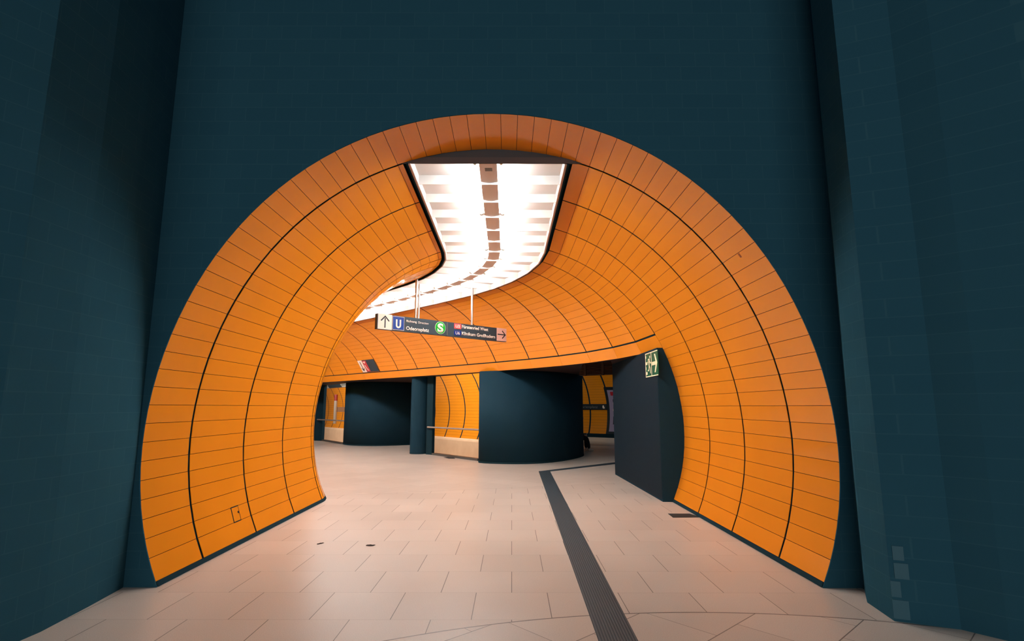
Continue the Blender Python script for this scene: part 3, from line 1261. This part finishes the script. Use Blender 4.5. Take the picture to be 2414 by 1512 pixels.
# letter U
ux = -0.417
oo, ii = sarc(ux, 3.215, 0.026, 0.060, pi, 2 * pi)
band('letter_u', [(oo, ii), ([(ux - 0.060, 3.335), (ux - 0.060, 3.215)], [(ux - 0.026, 3.335), (ux - 0.026, 3.215)]),
                  ([(ux + 0.060, 3.335), (ux + 0.060, 3.215)], [(ux + 0.026, 3.335), (ux + 0.026, 3.215)])], Ms, 0.002, M_SIGNW, root, 0.0052)
text_mesh('lettering', 'Richtung', 0.046, smat(-0.229, 3.306, 0.001), M_SIGNW, root, bold=0.012, width=0.245)
text_mesh('lettering', 'Direction', 0.046, smat(0.055, 3.302, 0.001), M_SIGNW, root, bold=-0.004, width=0.252)
text_mesh('lettering', 'Odeonsplatz', 0.076, smat(-0.232, 3.142, 0.001), M_SIGNW, root, bold=0.017, width=0.555)
# S in a green disc
sx_, sz_ = 0.612, 3.261
poly_slab('s_disc_border', [ngon(sx_, sz_, 0.136, 40)], Ms, 0.003, M_SIGNW, root, 0.0003)
poly_slab('s_disc', [ngon(sx_, sz_, 0.130, 40)], Ms, 0.0045, M_SIGNG, root, 0.0006)
text_mesh('letter_s', 'S', 0.185, smat(sx_, sz_ - 0.091, 0.0052), M_SIGNW, root, bold=0.045, align='CENTER', width=0.150)
poly_slab('line_field', [rect(0.975, 3.284, 1.168, 3.398)], Ms, 0.003, M_SIGNR, root, 0.0005)
poly_slab('line_field', [rect(0.975, 3.132, 1.168, 3.246)], Ms, 0.003, M_SIGNN, root, 0.0005)
text_mesh('lettering', 'U3', 0.070, smat(1.073, 3.307, 0.004), M_SIGNW, root, bold=0.014, align='CENTER', width=0.115)
text_mesh('lettering', 'U6', 0.070, smat(1.073, 3.155, 0.004), M_SIGNW, root, bold=0.0, align='CENTER', width=0.115)
text_mesh('lettering', 'Fürstenried West', 0.076, smat(1.190, 3.310, 0.001), M_SIGNW, root, bold=0.018, width=0.755)
text_mesh('lettering', 'Klinikum Großhadern', 0.076, smat(1.190, 3.156, 0.001), M_SIGNW, root, bold=0.018, width=0.965)
for x, dd_, z1, m in ((0.015, -0.045, 4.30, M_STEEL), (1.500, -0.045, 4.30, M_STEEL)):
    q = Ms @ Vector((x, 3.4, dd_))
    mb = MB()
    mb.tube([(q.x, q.y, 3.405), (q.x, q.y, z1)], 0.028, 16)
    mb.build('hanger', m, root, smooth=False)
q = Ms @ Vector((0.09, 3.4, -0.05))
mb = MB()
mb.tube([(q.x, q.y, 3.405), (q.x, q.y, 4.17)], 0.022, 16)
o = mb.build('hanger', M_STEEL, root)
tag(root, 'long dark hanging direction sign with arrows, blue U and green S on steel poles', 'direction sign')

# ------------------------------------------------------------------ small direction sign on the vault
i_ = 15
ra, rb = T_LINT - 0.006, T_LINT - 0.165
root = empty('wall_sign', ringpt(i_, 0.5, (ra + rb) / 2, -0.02))


def vq(f, t_, dr=-0.012):
    return ringpt(i_, 1 - f, t_, dr)


def vpatch(name, f0, f1, t0, t1, m, dr):
    mb = MB()
    A = [vq(f0, t0, dr), vq(f1, t0, dr), vq(f1, t1, dr), vq(f0, t1, dr)]
    B = [vq(f0, t0, dr + 0.008), vq(f1, t0, dr + 0.008), vq(f1, t1, dr + 0.008), vq(f0, t1, dr + 0.008)]
    mb.quad(*A)
    mb.quad(*reversed(B))
    for k in range(4):
        k2 = (k + 1) % 4
        mb.quad(A[k], A[k2], B[k2], B[k])
    return mb.build(name, m, root)


vpatch('dark_field', 0.28, 0.985, ra, rb, M_SIGN, -0.012)
vpatch('arrow_field', 0.015, 0.27, ra, rb, M_SIGNW, -0.012)
vpatch('red_field', 0.29, 0.50, ra - 0.008, rb + 0.008, mat('sign_red', lin(190, 60, 66), 0.4, 0.3), -0.018)


def vstroke(name, segs, w, m, dr):
    mb = MB()
    for (f0, t0, f1, t1) in segs:
        A = vq(f0, ra + (rb - ra) * t0, dr)
        B = vq(f1, ra + (rb - ra) * t1, dr)
        d_ = (B - A).normalized()
        nn_ = (vq(0.5, ra, dr - 0.1) - vq(0.5, ra, dr)).normalized()
        s_ = d_.cross(nn_) * w / 2
        P = [A - s_, B - s_, B + s_, A + s_]
        Q = [p + nn_ * 0.004 for p in P]
        mb.quad(*reversed(P))
        mb.quad(*Q)
        for k in range(4):
            k2 = (k + 1) % 4
            mb.quad(P[k], P[k2], Q[k2], Q[k])
    return mb.build(name, m, root)


vstroke('arrow', [(0.14, 0.88, 0.14, 0.20), (0.06, 0.36, 0.145, 0.12), (0.22, 0.36, 0.135, 0.12)], 0.026, M_INK, -0.021)
vstroke('phone_symbol', [(0.335, 0.85, 0.455, 0.85), (0.395, 0.85, 0.395, 0.72), (0.35, 0.60, 0.37, 0.35), (0.37, 0.35, 0.44, 0.14)], 0.036, M_SIGNW, -0.027)
tag(root, 'small dark sign with white down arrow and red symbol field on the vault', 'wall sign')

# ------------------------------------------------------------------ hall behind the windows (lower level)
W2P = Vector((-3.04, 29.0, 0))
W2D = Vector((-0.616, 0.788, 0))
W2N = Vector((0.788, 0.616, 0))


def w2(s_, th, dr=0.0):
    r = 3.07 + dr
    return W2P + W2D * s_ + W2N * (r * sin(th) - 3.07) + Vector((0, 0, 1.3 + r * cos(th)))


mb = MB()
for k in range(30):
    a, b = 0.5 + 1.53 * k / 30, 0.5 + 1.53 * (k + 1) / 30
    A = [w2(-7, a, .006), w2(22, a, .006), w2(22, b, .006), w2(-7, b, .006)]
    B = [w2(-7, a, .2), w2(22, a, .2), w2(22, b, .2), w2(-7, b, .2)]
    mb.quad(*A)
    mb.quad(*reversed(B))
w2o = mb.build('wall_hall', M_GAP)
merge(w2o)
tag(w2o, 'curved orange panelled wall of the lower hall seen through the windows', 'wall', kind='structure')
RS = 1.5
for j in range(-5, 15):
    s0, s1 = j * RS + 0.42, (j + 1) * RS + 0.42
    mb = MB()
    n = 30
    for k in range(n):
        a, b = 0.5 + 1.505 * k / n, 0.5 + 1.505 * (k + 1) / n
        ga = 0.0009
        A = [w2(s0 + .045, a + ga), w2(s1 - .045, a + ga), w2(s1 - .045, b - ga), w2(s0 + .045, b - ga)]
        B = [w2(s0 + .045, a + ga, .004), w2(s1 - .045, a + ga, .004), w2(s1 - .045, b - ga, .004), w2(s0 + .045, b - ga, .004)]
        mb.quad(*A)
        mb.quad(*reversed(B))
        for q in range(4):
            q2 = (q + 1) % 4
            mb.quad(A[q], A[q2], B[q2], B[q])
    mb.build('panel_ring', M_ORANGE, w2o)
# cream plinth of the hall
mb = MB()
ob = 3.07 * sin(2.005) - 3.07
prof2 = [(ob + 0.10, 0.02), (ob - 0.03, 0.02), (ob - 0.10, -0.03), (ob - 0.13, -0.10), (ob - 0.13, -1.25), (ob + 0.10, -1.25)]
n0 = len(mb.v)
for s_ in (-7, 22):
    for (o_, z) in prof2:
        mb.v.append(tuple(W2P + W2D * s_ + W2N * o_ + Vector((0, 0, z))))
k_ = len(prof2)
for j in range(k_):
    j2 = (j + 1) % k_
    mb.f.append((n0 + j, n0 + j2, n0 + k_ + j2, n0 + k_ + j))
mb.f.append(tuple(n0 + j for j in range(k_)))
mb.f.append(tuple(n0 + k_ + j for j in reversed(range(k_))))
o = mb.build('baseboard_hall', M_CREAM)
tag(o, 'cream plinth below the orange wall seen through the windows', 'plinth', kind='structure')
mb = MB()
mb.prism([(-1.2, 17.2), (1.3, 19.6), (1.3, 32), (-20, 50), (-26, 44), (-9.6, 26.6), (-7.3, 24.2), (-4.3, 21)], -1.4, -1.25)
o = mb.build('floor_hall', M_CREAM)
tag(o, 'floor of the lower hall behind the windows', 'floor', kind='structure')

# route board high on the hall wall
root = empty('route_board', w2(17.0, 0.94, -0.05))
def w2patch(name, s0, s1, a, b, m, dr):
    mb = MB()
    A = [w2(s0, a, dr), w2(s1, a, dr), w2(s1, b, dr), w2(s0, b, dr)]
    B = [w2(s0, a, dr + .02), w2(s1, a, dr + .02), w2(s1, b, dr + .02), w2(s0, b, dr + .02)]
    mb.quad(*A)
    mb.quad(*reversed(B))
    for q in range(4):
        q2 = (q + 1) % 4
        mb.quad(A[q], A[q2], B[q2], B[q])
    return mb.build(name, m, root)


w2patch('board', 12.6, 19.5, 0.86, 0.99, mat('board_grey', (0.36, 0.36, 0.33), 0.5, 0.3), -0.04)
w2patch('dark_field', 14.4, 17.0, 0.865, 0.985, M_SIGN, -0.05)
w2patch('stripe', 12.7, 14.3, 0.915, 0.93, M_SIGN, -0.05)
w2patch('stripe', 17.1, 19.4, 0.915, 0.93, M_SIGN, -0.05)
tag(root, 'grey route board with dark field high on the hall wall, far left window', 'route board')

# emergency column in the far left window
qx, qy = -12.2, 38.3
root = empty('emergency_column', (qx, qy, -1.25))
base = Vector((qx, qy, 0))
mb = MB()
mb.tube([(qx, qy, 0.42), (qx, qy, 1.98)], 0.11, 18)
o = mb.build('body', mat('column_pale', (0.20, 0.165, 0.135), 0.4, 0.4), root)
mb = MB()
mb.tube([(qx, qy, 1.98), (qx, qy, 2.40)], 0.115, 18)
o = mb.build('cap', mat('column_red', lin(105, 20, 20), 0.4, 0.4), root)
o['label'] = 'red top'
mb = MB()
mb.box((qx + 0.60, qy + 0.47, 1.38), (1.3, 0.10, 0.34), atan2(0.616, 0.788))
o = mb.build('bracket', mat('bracket_bronze', (0.16, 0.10, 0.06), 0.5, 0.4), root)
tag(root, 'slim pale emergency column with red top on a bracket, seen through the far left window', 'emergency column')

# ------------------------------------------------------------------ far platform wall on the right
W3P = Vector((5.5, 32.1, 0))
W3D = Vector((0.79, -0.61, 0)).normalized()
W3N = Vector((0.61, 0.79, 0)).normalized()


def w3(s_, th, dr=0.0):
    r = 3.07 + dr
    return W3P + W3D * s_ + W3N * (r * sin(th) - 3.07) + Vector((0, 0, 1.2 + r * cos(th)))


mb = MB()
for k in range(24):
    a, b = 0.35 + 1.62 * k / 24, 0.35 + 1.62 * (k + 1) / 24
    mb.quad(w3(-6, a, .006), w3(6, a, .006), w3(6, b, .006), w3(-6, b, .006))
    mb.quad(*reversed([w3(-6, a, .2), w3(6, a, .2), w3(6, b, .2), w3(-6, b, .2)]))
w3o = mb.build('wall_track', M_GAP)
merge(w3o)
tag(w3o, 'dim orange wall across the track, seen between pillar and dark box', 'wall', kind='structure')
for j in range(-5, 5):
    s0, s1 = j * 1.21 + 0.12, (j + 1) * 1.21 + 0.12
    mb = MB()
    n = 30
    for k in range(n):
        a, b = 0.36 + 1.60 * k / n, 0.36 + 1.60 * (k + 1) / n
        ga = 0.0011
        A = [w3(s0 + .05, a + ga), w3(s1 - .05, a + ga), w3(s1 - .05, b - ga), w3(s0 + .05, b - ga)]
        B = [w3(s0 + .05, a + ga, .004), w3(s1 - .05, a + ga, .004), w3(s1 - .05, b - ga, .004), w3(s0 + .05, b - ga, .004)]
        mb.quad(*A)
        mb.quad(*reversed(B))
        for q in range(4):
            q2 = (q + 1) % 4
            mb.quad(A[q], A[q2], B[q2], B[q])
    mb.build('panel_ring', M_ORANGE, w3o)
mb = MB()
mb.prism([tuple((W3P + W3D * s_ + W3N * o_)[:2]) for s_, o_ in ((-6, -0.35), (6, -0.35), (6, 0.3), (-6, 0.3))], -1.3, 0.045)
o = mb.build('baseboard_track', M_GAP)
tag(o, 'dark base under the orange wall across the track', 'base', kind='structure')
mb = MB()
mb.prism([(1.4, 31.4), (8.2, 26.1), (12, 30), (4, 37)], -1.4, -1.3)
o = mb.build('floor_track', M_GAP)
tag(o, 'dark track bed beyond the far platform', 'track bed', kind='structure')

# station name band
Mn = plane_frame((W3P - W3N * 0.06)[:2], (W3D.x, W3D.y), 0.0, (-W3N.x, -W3N.y))
root = empty('station_sign', tuple(W3P + W3D * -1 - W3N * 0.06 + Vector((0, 0, 1.57))))
poly_slab('band', [rect(-6, 1.41, 0.045, 1.735)], Mn, 0.05, M_INK, root)
text_mesh('lettering', 'Marienplatz', 0.15, Mn @ Matrix.Translation((-1.76, 1.50, 0.051)), mat('dim_lettering', (0.24, 0.25, 0.26), 0.5, 0.3), root, bold=-0.012, width=1.22)
poly_slab('emblem', [ngon(-0.17, 1.60, 0.055, 16), ngon(-0.13, 1.52, 0.055, 16), rect(-0.22, 1.50, -0.15, 1.56)], Mn, 0.004, M_SIGNW, root, 0.051)
tag(root, 'dark station name band on the orange wall across the track', 'station sign')

# framed poster beside it
root = empty('poster', tuple(W3P + W3D * 1.2 - W3N * 0.1 + Vector((0, 0, 1.3))))


def w3patch(name, s0, s1, z0, z1, m, dr, th=0.012, n=10):
    mb = MB()
    a = acos(max(-1, min(1, (z1 - 1.2) / 3.07)))
    b = acos(max(-1, min(1, (z0 - 1.2) / 3.07)))
    for k in range(n):
        t0, t1 = a + (b - a) * k / n, a + (b - a) * (k + 1) / n
        A = [w3(s0, t0, dr), w3(s1, t0, dr), w3(s1, t1, dr), w3(s0, t1, dr)]
        B = [w3(s0, t0, dr + th), w3(s1, t0, dr + th), w3(s1, t1, dr + th), w3(s0, t1, dr + th)]
        mb.quad(*A)
        mb.quad(*reversed(B))
        mb.quad(A[0], A[3], B[3], B[0])
        mb.quad(A[2], A[1], B[1], B[2])
        if k == 0:
            mb.quad(A[1], A[0], B[0], B[1])
        if k == n - 1:
            mb.quad(A[3], A[2], B[2], B[3])
    o = mb.build(name, m, root)
    merge(o)
    return o


w3patch('frame', 0.06, 2.6, 0.02, 2.70, M_INK, -0.08, 0.08)
w3patch('sheet', 0.24, 2.42, 0.15, 2.56, mat('poster_mauve', lin(150, 140, 172), 0.5, 0.2), -0.10)
M_PR = mat('poster_red', lin(170, 36, 50), 0.5, 0.2)
M_PP = mat('poster_pale', lin(225, 205, 190), 0.5, 0.2)
w3patch('print', 0.42, 0.90, 2.24, 2.46, M_PR, -0.112)
w3patch('print', 0.50, 0.66, 1.86, 2.02, M_INK, -0.112)
w3patch('print', 0.50, 0.70, 1.58, 1.82, M_PP, -0.112)
w3patch('print', 0.46, 0.60, 1.34, 1.46, M_PP, -0.112)
w3patch('print', 0.52, 0.66, 1.10, 1.22, M_PR, -0.112)
w3patch('print', 0.46, 0.95, 0.56, 1.02, M_INK, -0.112)
w3patch('print', 0.52, 0.66, 0.70, 0.90, mat('poster_pink', lin(190, 70, 110), 0.5, 0.2), -0.124)
tag(root, 'tall framed mauve poster on the wall across the track, beside the dark box', 'poster')

# slatted grille hanging under the soffit by the platform
root = empty('ceiling_grille', (4.4, 22.8, 2.9))
M_SLAT = mat('slat_bronze', (0.24, 0.125, 0.075), 0.6, 0.2)
M_SLATB = mat('slat_backing', (0.15, 0.075, 0.05), 0.8, 0.1)
GC = Vector((4.4, 22.8, 0))
ga = atan2(W3D.y, W3D.x)
for k in range(11):
    mb = MB()
    mb.box((GC.x, GC.y, 2.93 + 0.062 * k), (6.0, 0.20, 0.022), ga)
    mb.build('slat', M_SLAT, root)
mb = MB()
mb.box((GC.x + W3N.x * 0.16, GC.y + W3N.y * 0.16, 3.27), (6.0, 0.04, 0.74), ga)
mb.build('backing', M_SLATB, root)
for k in range(6):
    q = GC + W3D * (-2.35 + 0.86 * k) - W3N * 0.12
    mb = MB()
    mb.box((q.x, q.y, 3.25), (0.10, 0.05, 0.74), ga)
    mb.build('carrier', M_SLATB, root)
tag(root, 'dim bronze slatted grille over the platform behind the opening', 'ceiling grille')

# ------------------------------------------------------------------ seated person behind the pillar
M_CLOTH = mat('dark_clothes', (0.012, 0.018, 0.024), 0.9, 0.05)
M_SKIN = mat('skin', (0.55, 0.33, 0.24), 0.55, 0.3)
M_SHOE = mat('pale_shoe', (0.42, 0.36, 0.32), 0.7, 0.2)
M_HAIR = mat('dark_hair', (0.02, 0.016, 0.013), 0.7, 0.2)


def skin_body(name, verts, edges, radii, m, parent, root_i=0, sub=2):
    me = bpy.data.meshes.new(name)
    me.from_pydata(verts, edges, [])
    o = bpy.data.objects.new(name, me)
    COL.objects.link(o)
    md = o.modifiers.new('skin', 'SKIN')
    md.use_smooth_shade = True
    for k, r in enumerate(radii):
        me.skin_vertices[0].data[k].radius = (r, r) if isinstance(r, (int, float)) else r
        me.skin_vertices[0].data[k].use_root = (k == root_i)
    o.modifiers.new('sub', 'SUBSURF').levels = sub
    o.modifiers['sub'].render_levels = sub
    dg = bpy.context.evaluated_depsgraph_get()
    me2 = bpy.data.meshes.new_from_object(o.evaluated_get(dg))
    bpy.data.objects.remove(o)
    me2.name = name
    me2.materials.clear()
    me2.materials.append(m)
    for p in me2.polygons:
        p.use_smooth = True
    o = bpy.data.objects.new(name, me2)
    COL.objects.link(o)
    if parent is not None:
        o.parent = parent
        o.matrix_parent_inverse = Matrix.Translation(parent.location).inverted()
    return o


BX, BY = 2.25, 20.15        # hips; the person sits facing right on a low bench
root = empty('person', (BX, BY, 0))
V = [(0, 0, 0.43), (0.03, 0, 0.60), (0.10, 0, 0.78), (0.17, 0, 0.93), (0.21, 0, 1.00),      # pelvis..neck base
     (0.08, -0.09, 0.42), (0.44, -0.11, 0.47), (0.52, -0.11, 0.08),                         # near leg
     (0.08, 0.09, 0.42), (0.42, 0.13, 0.47), (0.44, 0.13, 0.08),                            # far leg
     (0.15, -0.17, 0.90), (0.16, -0.21, 0.64), (0.34, -0.10, 0.55),                         # near arm
     (0.15, 0.17, 0.90), (0.16, 0.21, 0.64), (0.34, 0.08, 0.55)]
E_ = [(0, 1), (1, 2), (2, 3), (3, 4), (0, 5), (5, 6), (6, 7), (0, 8), (8, 9), (9, 10), (3, 11), (11, 12), (12, 13), (3, 14), (14, 15), (15, 16)]
Rr_ = [0.14, 0.13, 0.14, 0.12, 0.06, 0.10, 0.082, 0.058, 0.10, 0.082, 0.058, 0.06, 0.042, 0.032, 0.06, 0.042, 0.032]
skin_body('clothed_body', [(BX + v[0], BY + v[1], v[2]) for v in V], E_, Rr_, M_CLOTH, root)
V = [(0.21, 0, 0.98), (0.25, 0, 1.06), (0.28, 0, 1.15), (0.31, 0, 1.22)]
skin_body('head', [(BX + v[0], BY + v[1], v[2]) for v in V], [(0, 1), (1, 2), (2, 3)], [0.05, 0.055, (0.085, 0.075), 0.07], M_SKIN, root)
V = [(0.24, 0, 1.13), (0.26, 0, 1.20), (0.29, 0, 1.27), (0.33, 0, 1.28)]
skin_body('hair', [(BX + v[0] - 0.02, BY + v[1], v[2]) for v in V], [(0, 1), (1, 2), (2, 3)], [0.07, 0.088, 0.075, 0.05], M_HAIR, root)
# hands: palm with five fingers curled round a small pale booklet
for sgn in (-1, 1):
    hx, hy, hz = BX + 0.34, BY + (-0.10 if sgn < 0 else 0.08), 0.545
    verts = [(hx, hy, hz), (hx + 0.05, hy - sgn * 0.01, hz - 0.005)]
    edges = [(0, 1)]
    rad = [0.026, 0.030]
    for f in range(4):
        o0 = (f - 1.5) * 0.019
        ln = (0.030, 0.036, 0.033, 0.025)[f]
        b0 = len(verts)
        verts += [(hx + 0.080, hy - sgn * 0.012, hz - 0.012 + o0), (hx + 0.080 + ln, hy - sgn * 0.022, hz - 0.010 + o0),
                  (hx + 0.078 + ln * 1.2, hy - sgn * 0.045, hz - 0.008 + o0)]
        edges += [(1, b0), (b0, b0 + 1), (b0 + 1, b0 + 2)]
        rad += [0.0095, 0.0085, 0.0075]
    b0 = len(verts)
    verts += [(hx + 0.035, hy - sgn * 0.035, hz + 0.022), (hx + 0.062, hy - sgn * 0.052, hz + 0.030)]
    edges += [(0, b0), (b0, b0 + 1)]
    rad += [0.0105, 0.009]
    skin_body('hand', verts, edges, rad, M_SKIN, root, sub=1)
for q in ((0.52, -0.11), (0.44, 0.13)):
    skin_body('shoe', [(BX + q[0] - 0.05, BY + q[1], 0.05), (BX + q[0] + 0.05, BY + q[1], 0.048), (BX + q[0] + 0.16, BY + q[1], 0.035)],
              [(0, 1), (1, 2)], [(0.045, 0.045), (0.045, 0.042), (0.034, 0.03)], M_SHOE, root, sub=2)
tag(root, 'seated person in dark clothes and pale shoes half hidden behind the middle pillar', 'person')
mb = MB()
M_b = Matrix.Translation((BX + 0.455, BY - 0.01, 0.60)) @ Matrix.Rotation(radians(-55), 4, 'Y')
mb.box((0, 0, 0), (0.10, 0.06, 0.009), M=M_b)
o = mb.build('phone', mat('phone_pale', (0.8, 0.76, 0.72), 0.5, 0.3), loc=(BX + 0.455, BY - 0.01, 0.60))
tag(o, 'small pale phone in the hands of the seated person', 'phone')
root = empty('bench', (BX - 0.1, BY, 0))
mb = MB()
mb.box((BX - 0.12, BY, 0.275), (0.42, 1.4, 0.05))
mb.build('seat', M_BLACK, root)
for s_ in (-0.55, 0.55):
    mb = MB()
    mb.box((BX - 0.12, BY + s_, 0.125), (0.34, 0.06, 0.25))
    mb.build('leg', M_BLACK, root)
tag(root, 'low dark bench under the seated person behind the middle pillar', 'bench')
